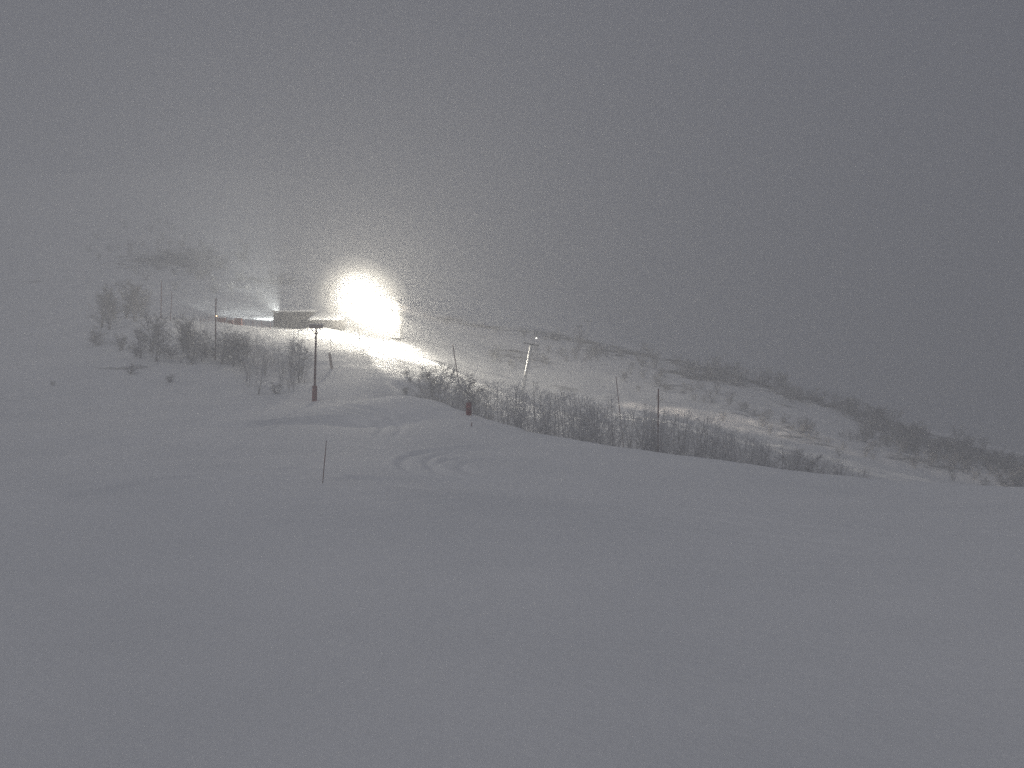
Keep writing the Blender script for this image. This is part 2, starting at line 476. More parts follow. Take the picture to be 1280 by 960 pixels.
ring = [i for i in range(nx_ + 1)] + [j * (nx_ + 1) + nx_ for j in range(1, ny_ + 1)] + [ny_ * (nx_ + 1) + i for i in range(nx_ - 1, -1, -1)] + [j * (nx_ + 1) for j in range(ny_ - 1, 0, -1)]
for a, b in zip(ring, ring[1:] + ring[:1]): sn.f.append((a, nb_ + a, nb_ + b, b))
sn.build('roof_snow', SNOWCAP, shed, True)
d_ = MB(); d_.box(-sw * .26, -2.66, 1.0, .95, .05, 2.0); door = d_.build('door', BLACKM, shed)
h_ = MB(); h_.box(-sw * .26 + .36, -2.71, 1.0, .04, .05, .18); h_.build('handle', STEEL, door)

AY = 201.5
ax0, ax1 = (386 - 640) / F * AY, (428 - 640) / F * AY
aw = ax1 - ax0; acx = (ax0 + ax1) / 2; azb = gnd(acx, AY) - .2; ah = zpx(401, AY) - azb
anx = empty('annex', (acx, AY + 2, azb)); tag(anx, 'low lean-to at the right end of the dark shed, its deep roof snow glaring white', 'lean-to')
m = MB()
for (cx, cy, a, b) in ((0, -2, aw, .14), (0, 2, aw, .14), (-aw / 2 + .07, 0, .14, 3.85), (aw / 2 - .07, 0, .14, 3.85)): m.box(cx, cy, ah / 2, a, b, ah)
m.build('wall', DARKWOOD, anx)
m = MB(); slope_slab_ = [(-aw / 2 - .2, -2.3, ah), (aw / 2 + .2, -2.3, ah), (aw / 2 + .2, 2.3, ah + 1.5), (-aw / 2 - .2, 2.3, ah + 1.5)]
m.poly(slope_slab_ + [(p[0], p[1], p[2] + .12) for p in slope_slab_], [(3, 2, 1, 0), (4, 5, 6, 7), (0, 1, 5, 4), (1, 2, 6, 5), (2, 3, 7, 6), (3, 0, 4, 7)]); m.build('roof', DARKWOOD, anx)
m = MB(); pts = []
for j in range(9):
    for i in range(17):
        u, v = i / 16, j / 8; e = min(1, 8 * min(u, 1 - u)) * min(1, 6 * min(v, 1 - v))
        pts.append((-aw / 2 - .15 + (aw + .3) * u, -2.25 + 4.5 * v, ah + .125 + 1.5 * v + .05 + .3 * e ** .5 + .05 * RND.random()))
m.poly(pts, [(j * 17 + i, j * 17 + i + 1, (j + 1) * 17 + i + 1, (j + 1) * 17 + i) for j in range(8) for i in range(16)])
m.v += [(p[0], p[1], ah + .124 + 1.5 * (k // 17) / 8) for k, p in enumerate(pts)]
ring = list(range(17)) + [j * 17 + 16 for j in range(1, 9)] + [136 + i for i in range(15, -1, -1)] + [j * 17 for j in range(7, 0, -1)]
for a, b in zip(ring, ring[1:] + ring[:1]): m.f.append((a, 153 + a, 153 + b, b))
m.build('roof_snow', SNOWCAP, anx, True)

# white-walled hut added to give the lamp glare its straight right edge
HY = 207.0
hx0, hx1 = (452 - 640) / F * HY, (500 - 640) / F * HY
hw = hx1 - hx0; hcx = (hx0 + hx1) / 2; hzb = gnd(hcx, HY) - .3; hh = zpx(382, HY) - hzb
hut = empty('hut', (hcx, HY + 3, hzb))
tag(hut, 'added white-walled hut squaring off the glare of the floodlights in front of it', 'hut')
wl = MB()
apex = hh + 1.9
for yy in (-3, 3):
    wl.poly([(-hw / 2, yy, 0), (hw / 2, yy, 0), (hw / 2, yy, hh), (-hw * .2, yy, apex), (-hw / 2, yy, hh),
             (-hw / 2, yy + .18, 0), (hw / 2, yy + .18, 0), (hw / 2, yy + .18, hh), (-hw * .2, yy + .18, apex), (-hw / 2, yy + .18, hh)],
            [(0, 1, 2, 3, 4), (9, 8, 7, 6, 5), (0, 5, 6, 1), (1, 6, 7, 2), (2, 7, 8, 3), (3, 8, 9, 4), (4, 9, 5, 0)])
for xx in (-hw / 2 + .09, hw / 2 - .09): wl.box(xx, .09, hh / 2, .176, 5.81, hh - .01)
wl.build('wall', WHITEWALL, hut)
def slope_slab(mb, xa, za, xb, zb2, y0, y1, t):
    mb.poly([(xa, y0, za), (xb, y0, zb2), (xb, y1, zb2), (xa, y1, za), (xa, y0, za + t), (xb, y0, zb2 + t), (xb, y1, zb2 + t), (xa, y1, za + t)],
            [(3, 2, 1, 0), (4, 5, 6, 7), (0, 1, 5, 4), (1, 2, 6, 5), (2, 3, 7, 6), (3, 0, 4, 7)])
rf = MB(); slope_slab(rf, -hw / 2 - .1, hh + .005, -hw * .2, apex + .005, -3.4, 3.5, .12); slope_slab(rf, -hw * .2, apex + .01, hw / 2 + .1, hh + .01, -3.4, 3.5, .12)
rfo = rf.build('roof', DARKWOOD, hut)
rs = MB(); slope_slab(rs, -hw / 2 - .1, hh + .13, -hw * .2, apex + .14, -3.35, 3.45, .3); slope_slab(rs, -hw * .2, apex + .14, hw / 2 + .1, hh + .135, -3.35, 3.45, .3)
rs.build('roof_snow', SNOWCAP, hut)
dd = MB(); dd.box(-hw * .3, -3.05, 1.1, 1.0, .09, 2.1); dd.build('door', STEEL, hut)

# ------------------------------------------------------------------ floodlights
def lamp(kind, name, loc, target, energy, col, size=math.radians(150), blend=0.6, rad=0.25):
    d = bpy.data.lights.new(name, kind); d.energy = energy * LAMPW; d.color = col; d.shadow_soft_size = rad
    if kind == 'SPOT': d.spot_size = size; d.spot_blend = blend
    o = bpy.data.objects.new(name, d); COL.objects.link(o); o.location = loc
    v = Vector(target) - Vector(loc); o.rotation_euler = v.to_track_quat('-Z', 'Y').to_euler()
    return o
WARM = (1.0, 0.93, 0.78)

def flood_mast(px, Y, py_lamp, label, heads, aim):
    x, y, z = at_Y(px, Y); hgt = zpx(py_lamp, Y) - z
    t = empty('floodlight_mast', (x, y, z - .2)); tag(t, label, 'floodlight', 'floodlights in front of the hut')
    m = MB(); m.tube((0, 0, 0), (0, 0, hgt + .5), .13, .08, 12); m.build('mast', STEEL, t, True)
    m = MB(); m.box(0, -.12, hgt + .25, heads * .75 + .3, .1, .1); m.build('crossbar', STEEL, t)
    for k in range(heads):
        hx = (k - (heads - 1) / 2) * .75
        hm = MB(); hm.box(hx, -.34, hgt + .25, .56, .26, .44); ho = hm.build('lamp_head', BLACKM, t)
        lm = MB(); lm.box(hx, -.49, hgt + .25, .5, .03, .38); lm.build('lens', LENS, ho)
    return x, y - .62, z - .2 + hgt + .25
A1 = flood_mast(449, 193, 371, 'taller floodlight mast with three glaring lamps at the left of the white hut', 3, None)
A2 = flood_mast(479, 194, 388, 'shorter floodlight mast with two glaring lamps at the right of the white hut', 2, None)
lamp('POINT', 'floodlight_beam_tall', (A1[0], A1[1] - .3, A1[2]), (0, 0, 0), 26000, WARM, rad=.3)
lamp('POINT', 'floodlight_beam_short', (A2[0], A2[1] - .3, A2[2]), (0, 0, 0), 12000, WARM, rad=.3)
# the tall mast also throws a beam down along the gully to the right
g = at_Y(1015, 178)
lamp('SPOT', 'floodlight_beam_gully', (A1[0] + .9, A1[1] - .5, A1[2] + .1), g, 420000, (1.0, .86, .70), math.radians(12.5), 1.0, .25)
g = at_Y(508, 182)
lamp('SPOT', 'floodlight_beam_right', (A2[0] + .8, A2[1] - .5, A2[2] + .1), g, 70000, WARM, math.radians(54), .12, .25)
g = P(660, 450, 178)
lamp('SPOT', 'tower_fill_spot', (A1[0] + .9, A1[1] - .9, A1[2] + .1), g, 300000, WARM, math.radians(9), .5, .25)  # narrow extra spot added to brighten the leaning tower
g = at_Y(574, 152)
lamp('SPOT', 'bank_fill_spot', (A2[0] + .8, A2[1] - .9, A2[2] + .1), (g[0], g[1], g[2] + .3), 60000, WARM, math.radians(6), .5, .25)  # tight extra spot added to make one fleck of snow shine

# cool lamp behind the shed, washing the bank to its left
cx, cy, cz = at_Y(349, 210)
cl = empty('yard_lamp', (cx, cy, cz - .1)); tag(cl, 'short pole with a cool white lamp behind the left end of the dark shed', 'lamp')
m = MB(); m.tube((0, 0, 0), (0, 0, 2.0), .07, .05, 10); m.build('post', STEEL, cl, True)
m = MB(); m.box(-.1, .12, 1.9, .4, .3, .3); h0 = m.build('lamp_head', BLACKM, cl)
m = MB(); m.box(-.14, .29, 1.9, .34, .03, .24); m.build('lens', LENSC, h0)
an = math.atan2((350 - 640) / F, 1) - math.radians(24)
lamp('SPOT', 'yard_lamp_beam', (cx - .2, cy + .6, cz + 1.8), (cx + 40 * math.sin(an), cy + 40 * math.cos(an), cz + 9), 26000, (.95, 1.0, .96), math.radians(50), .5, .15)
an = math.atan2((350 - 640) / F, 1) - math.radians(12)
lamp('SPOT', 'yard_lamp_upper_beam', (cx - .1, cy + .6, cz + 1.8), (cx + 40 * math.sin(an), cy + 40 * math.cos(an), cz + 19), 380000, (.97, 1.0, .95), math.radians(30), .8, .15)

# ------------------------------------------------------------------ poles and lift towers
def lean(o, deg):  o.rotation_euler = (0, math.radians(deg), 0)

def padded_tower():
    x, y, z = at_px(393, 501, 100, 150)
    s = y / F
    t = empty('lift_tower', (x, y, z - .1)); lean(t, 1.4)
    tag(t, 'tall dark pole with reddish padding round its foot and a flat box head', 'pole')
    H = (501 - 404) * s
    m = MB(); m.tube((0, 0, 0), (0, 0, H - .6), .17, .12, 14); m.build('pole', POLEM, t, True)
    m = MB(); m.lathe((0, 0, 0), [(.30, 0), (.33, .05), (.33, 2.0), (.30, 2.1), (.19, 2.12)], 18); m.build('padding', PAD, t, True)
    for k in range(4):
        m = MB(); m.lathe((0, 0, .3 + k * .5), [(.335, 0), (.345, .02), (.335, .05)], 18); m.build('strap', BLACKM, t)
    m = MB(); m.box(0, 0, H - .35, 1.75, .42, .46); hd = m.build('head', HEADM, t)
    m = MB(); m.box(0, 0, H - .04, 1.75, .36, .1); m.build('head_snow', SNOWCAP, hd)
    for sx in (-1, 1):
        m = MB(); m.tube((sx * .12, 0, H - 1.3), (sx * .7, 0, H - .62), .04, .04, 8); m.build('brace', POLEM, t)
    m = MB(); m.tube((0, -.2, 1.9), (0, -.2, H - .8), .018, .018, 6)
    for k in range(14): m.box(0, -.2, 2.2 + k * .42, .3, .03, .03)
    m.build('ladder', POLEM, t)
    return t
padded_tower()

def steel_tower(px0, py0, px1, py1, Y, label, rad=.17, arm=1.4, spark=False):
    x, y, z = at_Y(px0, Y)
    x1, z1 = (px1 - 640) / F * Y, zpx(py1, Y)
    zvis = zpx(py0, Y)
    slope_ = (x1 - x) / max(.1, z1 - zvis)
    xb = x + slope_ * (z - zvis)
    t = empty('lift_tower', (xb, y, z - .2)); d = Vector((x1 - xb, 0, z1 - z + .2)); L = d.length
    t.rotation_euler = (0, math.atan2(d.x, d.z), 0)
    tag(t, label, 'lift tower')
    m = MB(); m.tube((0, 0, 0), (0, 0, L), rad * 1.1, rad, 14); m.build('pole', STEEL, t, True)
    m = MB(); m.box(0, 0, L + .1, arm * 2, .22, .18); ar = m.build('crossarm', BLACKM, t)
    for sx in (-1, 1):
        m = MB(); m.tube((sx * arm * .92, -.1, L + .32), (sx * arm * .92, .1, L + .32), .22, .22, 14); m.build('sheave', STEEL, ar)
    if spark:
        m = MB(); m.tube((arm * .5, 0, L + .2), (arm * .5, 0, L + 1.25), .03, .03, 6); st = m.build('lamp_stem', STEEL, t)
        m = MB(); m.box(arm * .5, 0, L + 1.35, .24, .2, .18); m.build('lamp', emit('small_lamp', (1, .97, .88), 6), st)
    return t
steel_tower(656, 474, 664, 431, 178, 'leaning steel lift tower, bright down its left side, right of the floodlights', rad=.28, spark=True)
steel_tower(733, 446, 735, 402, 262, 'faint far lift tower on the brow, right-hand one of two', .14, 1.0)
steel_tower(723, 444, 724, 408, 268, 'faint far lift tower on the brow, left-hand one of two', .12, .8)

def stick(px0, py0, px1, py1, label, r=.05, Y=None, cat='pole', name='marker_pole', m_=None, foot=None, group=None, band=None):
    if Y is None: x, y, z = at_px(px0, py0)
    else: x, y, z = at_Y(px0, Y)
    s = y / F
    zb = zpx(py0, y) if Y is None else z
    x1, z1 = (px1 - 640) / F * y, zpx(py1, y)
    d = Vector((x1 - x, 0, z1 - z + .15)); L = d.length
    t = empty(name, (x, y, z - .15)); t.rotation_euler = (0, math.atan2(d.x, d.z), 0)
    tag(t, label, cat, group)
    m = MB(); m.tube((0, 0, 0), (0, 0, L), r, r * .8, 10); sh_ = m.build('shaft', m_ or POLEM, t, True)
    m = MB(); m.lathe((0, 0, L), [(r * .85, 0), (r * .9, .04), (r * .3, .09)], 10); m.build('cap', SNOWCAP, t, True)
    if foot:
        m = MB(); m.lathe((0, 0, 0), [(foot, 0), (foot, 1.7), (foot * .8, 1.78)], 14); m.build('padding', PAD, t, True)
    if band:
        m = MB(); m.lathe((0, 0, band), [(r * 1.15, 0), (r * 1.15, .35)], 10); m.build('band', REDNET, t)
    return t
stick(403, 604, 408, 551, 'thin dark marker stick in the groomed snow, nearest of all the poles', .019, name='marker_stick', cat='marker', band=1.2)
stick(201, 398, 202, 351, 'tall thin pole on the left hillside above the birches, left one of two', .09)
stick(213, 401, 215, 364, 'thin pole with a red foot on the left hillside, right one of two', .06, m_=simple('reddish_pole', (.10, .04, .035), (.16, .07, .06)), band=.5)
lp = stick(269, 450, 270, 373, 'dark pole carrying a small orange light among the left birches', .11)
s_ = lp.location.y / F
lz = (450 - 394) * s_
m = MB(); m.box(.16, -.02, lz, .16, .22, .2); bx = m.build('lamp_housing', BLACKM, lp)
m = MB(); m.box(.16, -.145, lz, .13, .03, .15); m.build('lens', LENSO, bx)
stick(822, 566, 823, 486, 'tall thin upright pole among the birches right of the piste edge', .075, Y=90)
stick(781, 500, 770, 471, 'short thin pole tilted to the left behind the birches right of the piste', .06, Y=125)
stick(577, 468, 566, 431, 'thin dark pole tilted to the left beside the birches by the lit snow', .08, Y=150)
stick(414, 437, 413, 417, 'short thin pole at the edge of the lit bench', .05)
stick(589, 533, 590, 528, 'tiny dark stub of a marker stick in the piste snow', .05, name='marker_stick', cat='marker')
# stub posts wrapped in red padding
for (px, pyb, pyt, r, lab) in ((586, 514, 497, .30, 'short post wrapped in dark red padding at the piste edge by the birches'),
                               (415, 461, 441, .22, 'dark padded post leaning on the berm below the lit bench')):
    x, y, z = at_px(px, pyb + (5 if px == 586 else 0), 60, 200); s = y / F; hgt = (pyb - pyt) * s
    t = empty('padded_post', (x, y, z - .1)); lean(t, 0 if px == 586 else -9)
    tag(t, lab, 'post')
    m = MB(); m.lathe((0, 0, 0), [(r * .9, 0), (r, .05), (r, hgt - .05), (r * .85, hgt)], 16); m.build('padding', PAD if px == 586 else HEADM, t, True)
    m = MB(); m.lathe((0, 0, hgt * .5), [(r + .008, 0), (r + .012, .04), (r + .008, .08)], 16); m.build('strap', BLACKM, t)
    m = MB(); m.tube((0, 0, hgt - .1), (0, 0, hgt + .25), .07, .07, 10); m.build('post', POLEM, t)

# red crates and netting left of the shed
def crate(px, Y, w, h, lab):
    x, y, z = at_Y(px, Y); t = empty('crate', (x, y, z - .05), RND.uniform(-.2, .2)); tag(t, lab, 'crate', 'red crates left of the shed')
    m = MB(); m.box(0, 0, h / 2, w, .9, h); m.build('body', REDNET, t)
    m = MB(); m.box(0, 0, h + .03, w + .08, .98, .06); m.build('lid', PAD, t)
    m = MB(); m.box(0, 0, h + .13, w, .9, .12); m.build('lid_snow', SNOWCAP, t)
crate(277, 192, 1.4, 1.1, 'leftmost of the three red crates, by the pole with the orange light')
crate(288, 193, 1.1, .95, 'middle one of the three red crates left of the shed')
crate(298, 192, 1.3, 1.25, 'rightmost and tallest of the three red crates left of the shed')

def net_fence(pts, lab):
    a = at_Y(*pts[0]); b = at_Y(*pts[-1])
    t = empty('snow_fence', a); tag(t, lab, 'fence')
    n_ = 9; prev = None
    for k in range(n_):
        u = k / (n_ - 1); x, y = a[0] + (b[0] - a[0]) * u, a[1] + (b[1] - a[1]) * u; z = gnd(x, y)
        q = (x - a[0], y - a[1], z - a[2])
        m = MB(); m.tube((q[0], q[1], q[2] - .1), (q[0], q[1], q[2] + 1.25), .04, .035, 8); m.build('post', POLEM, t)
        if prev:
            for hh_ in range(6):
                m = MB(); m.tube((prev[0], prev[1], prev[2] + .25 + hh_ * .18), (q[0], q[1], q[2] + .25 + hh_ * .18), .02, .02, 4); m.build('cord', REDNET, t)
        prev = q
net_fence([(250, 191), (338, 190)], 'low red net fence along the edge of the bench left of the shed')

# ------------------------------------------------------------------ trees
def birch_proto(seed, H=6.0, spread=1.0, stems=2, limbs=9, twigs=7, sub=4, r0=.085, tw=.012, lean_=.2, droop=.1):
    rd = random.Random(seed); T = MB(); Cn = MB()
    def bent(p, d, L, r, seg, mb, nside, wob, up):
        pts = [Vector(p)]; d = Vector(d).normalized()
        for k in range(seg):
            d = (d + Vector((rd.gauss(0, wob), rd.gauss(0, wob), rd.gauss(0, wob) + up))).normalized()
            pts.append(pts[-1] + d * L / seg)
        for k in range(seg):
            ra = r * (1 - .75 * k / seg); rb = r * (1 - .75 * (k + 1) / seg)
            mb.tube(pts[k], pts[k + 1], ra, rb, nside, False)
        return pts
    for s in range(stems):
        a = rd.uniform(0, 6.28); ln = rd.uniform(.3, 1) * lean_
        hs = H * rd.uniform(.72, 1.0) if s else H
        st = bent((rd.uniform(-.15, .15), rd.uniform(-.15, .15), -.3), (math.cos(a) * ln, math.sin(a) * ln, 1), hs, r0 * hs / 6, 8, T, 7, .09, .02)
        for k in range(limbs):
            u = .10 + .84 * (k + rd.random()) / limbs
            i = min(7, int(u * 8)); p = st[i].lerp(st[i + 1], u * 8 - i)
            az = rd.uniform(0, 6.28); el = rd.uniform(.35, 1.0)
            L = hs * (.36 * (1 - u) + .13) * rd.uniform(.7, 1.2) * spread
            lm = bent(p, (math.cos(az), math.sin(az), el), L, r0 * .38 * (1.1 - u), 5, T, 4, .13, .06)
            for j in range(twigs):
                v = .2 + .8 * (j + rd.random()) / twigs; i2 = min(4, int(v * 5)); q = lm[i2].lerp(lm[i2 + 1], v * 5 - i2)
                az2 = az + rd.gauss(0, 1.1); L2 = L * rd.uniform(.28, .5) + .15
                tg = bent(q, (math.cos(az2), math.sin(az2), rd.uniform(0, .9)), L2, tw * 1.35, 3, Cn, 3, .22, -.02)
                for w in range(sub):
                    x = rd.random() * 2.9; i3 = int(x); q2 = tg[i3].lerp(tg[i3 + 1], x - i3)
                    az3 = az2 + rd.gauss(0, 1.2)
                    bent(q2, (math.cos(az3), math.sin(az3), rd.uniform(-.3, 1.0)), rd.uniform(.18, .5) * (H / 6), tw, 2, Cn, 3, .3, -droop)
    return T, Cn

PROTO = {}
def proto(key, bark, twig, **k):
    T, Cn = birch_proto(**k)
    a = T.mesh('trunk', bark); b = Cn.mesh('crown', twig)
    a.polygons.foreach_set('use_smooth', [True] * len(a.polygons))
    PROTO[key] = (a, b, k.get('H', 6.0))
for i in range(5):
    proto(('birch', i), BARK, TWIG, seed=20 + i, H=6, stems=3, limbs=9, twigs=5, sub=3, spread=1.1, lean_=.35, tw=.011, r0=.06)
for i in range(3):
    proto(('tall', i), BARK, TWIG, seed=40 + i, H=6, stems=2, limbs=9, twigs=5, sub=3, spread=.9, lean_=.25, tw=.011, r0=.06)
for i in range(4):
    proto(('bush', i), BARK, TWIGD, seed=60 + i, H=3, stems=6, limbs=7, twigs=6, sub=4, spread=1.25, lean_=.9, r0=.07, tw=.012)
for i in range(4):
    proto(('far', i), BARK, TWIGD, seed=80 + i, H=4, stems=4, limbs=6, twigs=5, sub=2, spread=1.15, lean_=.55, r0=.09, tw=.022)
for i in range(3):
    proto(('sparse', i), BARK, TWIG, seed=90 + i, H=5, stems=2, limbs=9, twigs=6, sub=3, spread=1.1, tw=.014)
for i in range(2):
    proto(('dense', i), BARK, TWIGD, seed=100 + i, H=5.5, stems=4, limbs=10, twigs=8, sub=4, spread=1.15, lean_=.45, tw=.014)

def tree(kind, x, y, h, label, group=None, name='birch_tree', cat='tree', rot=None, wide=1.0):
    keys = [k for k in PROTO if k[0] == kind]
    a, b, H = PROTO[RND.choice(keys)]
    t = empty(name, (x, y, gnd(x, y))); s = h / H
    t.rotation_euler = (RND.gauss(0, .04), RND.gauss(0, .04), rot if rot is not None else RND.uniform(0, 6.28))
    t.scale = (s * wide, s * wide, s)
    tag(t, label, cat, group)
    for nm, me_ in (('trunk', a), ('crown', b)):
        o = bpy.data.objects.new(nm, me_); COL.objects.link(o); o.parent = t
    return t

# the single trees of the left slope, each told apart by where it stands
for (kind, px, pyb, pyt, wide, lab) in (
    ('dense', 126, 410, 350, .75, 'leftmost upright bare tree on the left slope, beside the dark clump'),
    ('dense', 158, 398, 346, 1.0, 'dark rounded bare tree, taller half of the clump on the left slope'),
    ('dense', 176, 396, 358, 1.0, 'dark rounded bare tree, right half of the clump on the left slope'),
    ('dense', 143, 397, 364, 1.1, 'lower dark tree filling the middle of the clump on the left slope'),
    ('dense', 188, 440, 388, .95, 'broad bare tree just below the dark clump on the left slope'),
    ('sparse', 205, 444, 400, .9, 'thin bare tree right of the broad one below the clump'),
    ('dense', 229, 440, 388, .8, 'dark bare tree left of the pole with the orange light, tallest there'),
    ('birch', 243, 445, 394, .9, 'bare birch between the dark tree and the orange-lit pole'),
    ('birch', 258, 447, 402, .8, 'small bare birch just left of the orange-lit pole'),
    ('birch', 285, 450, 404, .8, 'bare birch just right of the orange-lit pole, in front of the crates'),
    ('tall', 298, 452, 406, .9, 'slim bare birch in front of the rightmost red crate'),
    ('tall', 318, 456, 412, .9, 'slim bare birch below the bright bank left of the shed'),
    ('birch', 331, 470, 418, .8, 'pale bare birch below the left end of the shed'),
    ('sparse', 323, 494, 452, .9, 'small pale birch lowest on the left slope'),
    ('birch', 366, 480, 408, .85, 'tall bare birch directly below the dark shed, left of the tall pole'),
    ('sparse', 352, 476, 430, .8, 'thin pale birch left of the tall one below the shed'),
    ('sparse', 309, 476, 440, .8, 'thin pale birch near the foot of the left slope thicket')):
    x, y, z = at_px(px, pyb, 100, 215)
    tree(kind, x, y, (pyb - pyt) * y / F, lab, 'trees on the left slope', wide=wide)
for (px, pyb, pyt, lab) in ((137, 412, 372, 'dark twiggy tree between the leftmost upright tree and the dark clump'), (168, 402, 352, 'dark tree at the crown of the clump on the left slope'),
                            (196, 452, 402, 'dark twiggy tree at the right shoulder of the broad bare tree'), (176, 448, 408, 'dark twiggy tree at the left foot of the broad bare tree'),
                            (236, 448, 398, 'dark twiggy tree behind the bare birch left of the orange light'), (252, 452, 410, 'dark twiggy tree at the left of the orange-lit pole'),
                            (277, 455, 412, 'dark twiggy tree at the right foot of the orange-lit pole'), (291, 458, 410, 'dark twiggy tree below the middle red crate'),
                            (306, 460, 418, 'dark twiggy tree below the gap between red crates and shed'), (374, 478, 425, 'dark twiggy tree leaning on the tall birch below the shed')):
    x, y, z = at_px(px, pyb, 100, 215)
    tree('dense', x, y, (pyb - pyt) * y / F, lab, 'trees on the left slope', wide=.85)
for (px, pyb, w, lab) in ((120, 432, 22, 'low grey bush at the left end of the thicket, under the leftmost tree'), (150, 438, 20, 'low grey bush under the dark clump'),
                          (172, 446, 16, 'low bush left of the broad bare tree'), (212, 448, 18, 'low bush right of the broad bare tree'),
                          (163, 468, 13, 'small bush standing alone in the snow below the thicket'), (212, 478, 11, 'small dark bush on the open snow below the thicket'),
                          (265, 446, 17, 'low bush at the foot of the orange-lit pole'), (345, 492, 14, 'low bush left of the tall padded pole'),
                          (66, 482, 6, 'tiny tuft of twigs far out on the left snow slope'), (240, 455, 14, 'low bush in front of the dark tree by the orange-lit pole')):
    x, y, z = at_px(px, pyb, 90, 215)
    tree('bush', x, y, max(.6, w * 1.25 * y / F), lab, 'bushes on the left slope', 'bush', 'bush')
for k in range(26):
    px = RND.uniform(300, 384); py = RND.uniform(446, 488) + (px - 340) * .1
    x, y, z = at_px(px, py, 100, 200)
    tree(RND.choice(('sparse', 'birch')), x, y, RND.uniform(2.6, 5.2), 'pale frosted birch of the loose stand below the shed, left of the tall padded pole',
         'pale birches of the loose stand below the shed', wide=RND.uniform(.7, .95))
for k in range(16):
    px = RND.uniform(222, 300); py = RND.uniform(438, 458) + (px - 260) * .12
    x, y, z = at_px(px, py, 100, 210)
    tree(RND.choice(('birch', 'bush')), x, y, RND.uniform(2.2, 5.0), 'frosted scrub birch of the thicket around the foot of the orange-lit pole',
         'scrub birches round the orange-lit pole', wide=RND.uniform(.7, 1.0))
# right of the piste: the distinct ones at the crest
for (kind, px, Y, pyt, lab) in (('dense', 545, 136, 446, 'largest dark birch at the left end of the thicket, by the lit snow'),
                                ('birch', 530, 133, 462, 'smaller birch left of the largest one, by the tip of the lit snow'),
                                ('birch', 560, 140, 455, 'birch just right of the largest one in front of the tilted pole'),
                                ('dense', 596, 138, 462, 'dark birch standing behind the red padded post'),
                                ('dense', 999, 88, 556, 'small dark birch sticking up alone near the right end of the thicket')):
    x, y, z = at_Y(px, Y)
    tree(kind, x, y, zpx(pyt, y) - z, lab, 'birches beside the piste edge')
# the thicket in the dip behind the crest
tops = np.array([(505, 476), (540, 456), (600, 462), (650, 470), (700, 478), (760, 490), (830, 502), (900, 520), (950, 540), (1000, 556), (1060, 568), (1085, 578)])
cpx = np.array([c[0] for c in CREST]); cY = np.array([c[2] for c in CREST])
k = 0
while k < 152:
    px = RND.uniform(548, 1085)
    if px > 940 and RND.random() < .3: continue
    Yc = float(np.interp(px, cpx, cY)); Y = Yc + 5 + (34 if px < 930 else 16) * RND.random() ** 1.15
    x, y, z = at_Y(px, Y)
    yt = float(np.interp(px, tops[:, 0], tops[:, 1])) + RND.uniform(-3, 26) * (1 if px < 930 else .5) 
    h = zpx(yt, Y) - z
    k += 1
    if h < 1.5: continue
    zone = [(640, 'bare frosted birch of the thicket between the red padded post and the leaning tower', 'birches between the red post and the leaning tower'),
            (765, 'bare frosted birch of the thicket below and right of the leaning steel tower', 'birches right of the leaning steel tower'),
            (870, 'bare frosted birch of the thicket close round the tall upright pole', 'birches round the tall upright pole'),
            (960, 'bare frosted birch of the thicket just right of the tall upright pole', 'birches right of the tall upright pole'),
            (9999, 'small frosted birch of the thin right end of the thicket', 'birches at the right end of the thicket')]
    zl, zg = next((b_, c_) for a_, b_, c_ in zone if px < a_)
    tree('tall' if RND.random() < .5 else 'birch', x, y, min(h, 9.5), zl, zg, wide=RND.uniform(.7, 1.0))
# scattered low scrub under the bench on the berm and along the gully
for k in range(26):
    px = RND.uniform(440, 560); x, y, z = at_Y(px, RND.uniform(140, 160))
    if px > 500: tree('bush', x, y, RND.uniform(.7, 1.6), 'low twiggy bush on the bank under the lit bench', 'bushes on the bank under the lit bench', 'bush', 'bush')
# far brow wood, right
WOOD = {}
def wood(key, x, y, h, wide):
    keys = [k for k in PROTO if k[0] == 'far']; a, b, H = PROTO[RND.choice(keys)]; s = h / H
    an = RND.uniform(0, 6.28); M = Matrix.Translation((x, y, gnd(x, y))) @ Matrix.Rotation(an, 4, 'Z') @ Matrix.Diagonal((s * wide, s * wide, s, 1))
    M = np.array(M); V, Fc = WOOD.setdefault(key, ([], []))
    for me_ in (a, b):
        c = np.empty(len(me_.vertices) * 3, np.float32); me_.vertices.foreach_get('co', c); c = c.reshape(-1, 3)
        f = np.empty(len(me_.loops), np.int32); me_.loops.foreach_get('vertex_index', f); f = f.reshape(-1, 4)
        Fc.append(f + sum(len(q) for q in V)); V.append(c @ M[:3, :3].T + M[:3, 3])
def wood_build(key, label):
    V, Fc = WOOD[key]; V = np.concatenate(V); Fc = np.concatenate(Fc)
    me = bpy.data.meshes.new('far_wood'); me.vertices.add(len(V)); me.vertices.foreach_set('co', V.ravel())
    me.loops.add(Fc.size); me.loops.foreach_set('vertex_index', Fc.ravel().astype(np.int32))
    me.polygons.add(len(Fc)); me.polygons.foreach_set('loop_start', np.arange(0, Fc.size, 4, dtype=np.int32))
    me.update(calc_edges=True); me.materials.append(TWIGD)
    o = bpy.data.objects.new('far_wood', me); COL.objects.link(o); tag(o, label, 'wood', kind='stuff')
def band(nn, x0, x1, ycent, half, lab, grp, hm=(2.2, 4.2), Y0=195, Y1=300, kind='far', cond=None):
    c = 0; tries = 0
    while c < nn and tries < nn * 6:
        tries += 1
        px = RND.uniform(x0, x1)
        if cond and RND.random() > cond(px): continue
        py = ycent(px) + RND.gauss(0, half * .5)
        x, y, z = at_px(px, py, 140, 330)
        if y > 325: continue
        c += 1
        if grp is None: wood(lab, x, y, RND.uniform(*hm), RND.uniform(.9, 1.4)); continue
        tree(kind, x, y, RND.uniform(*hm), lab, grp, wide=RND.uniform(.9, 1.4))
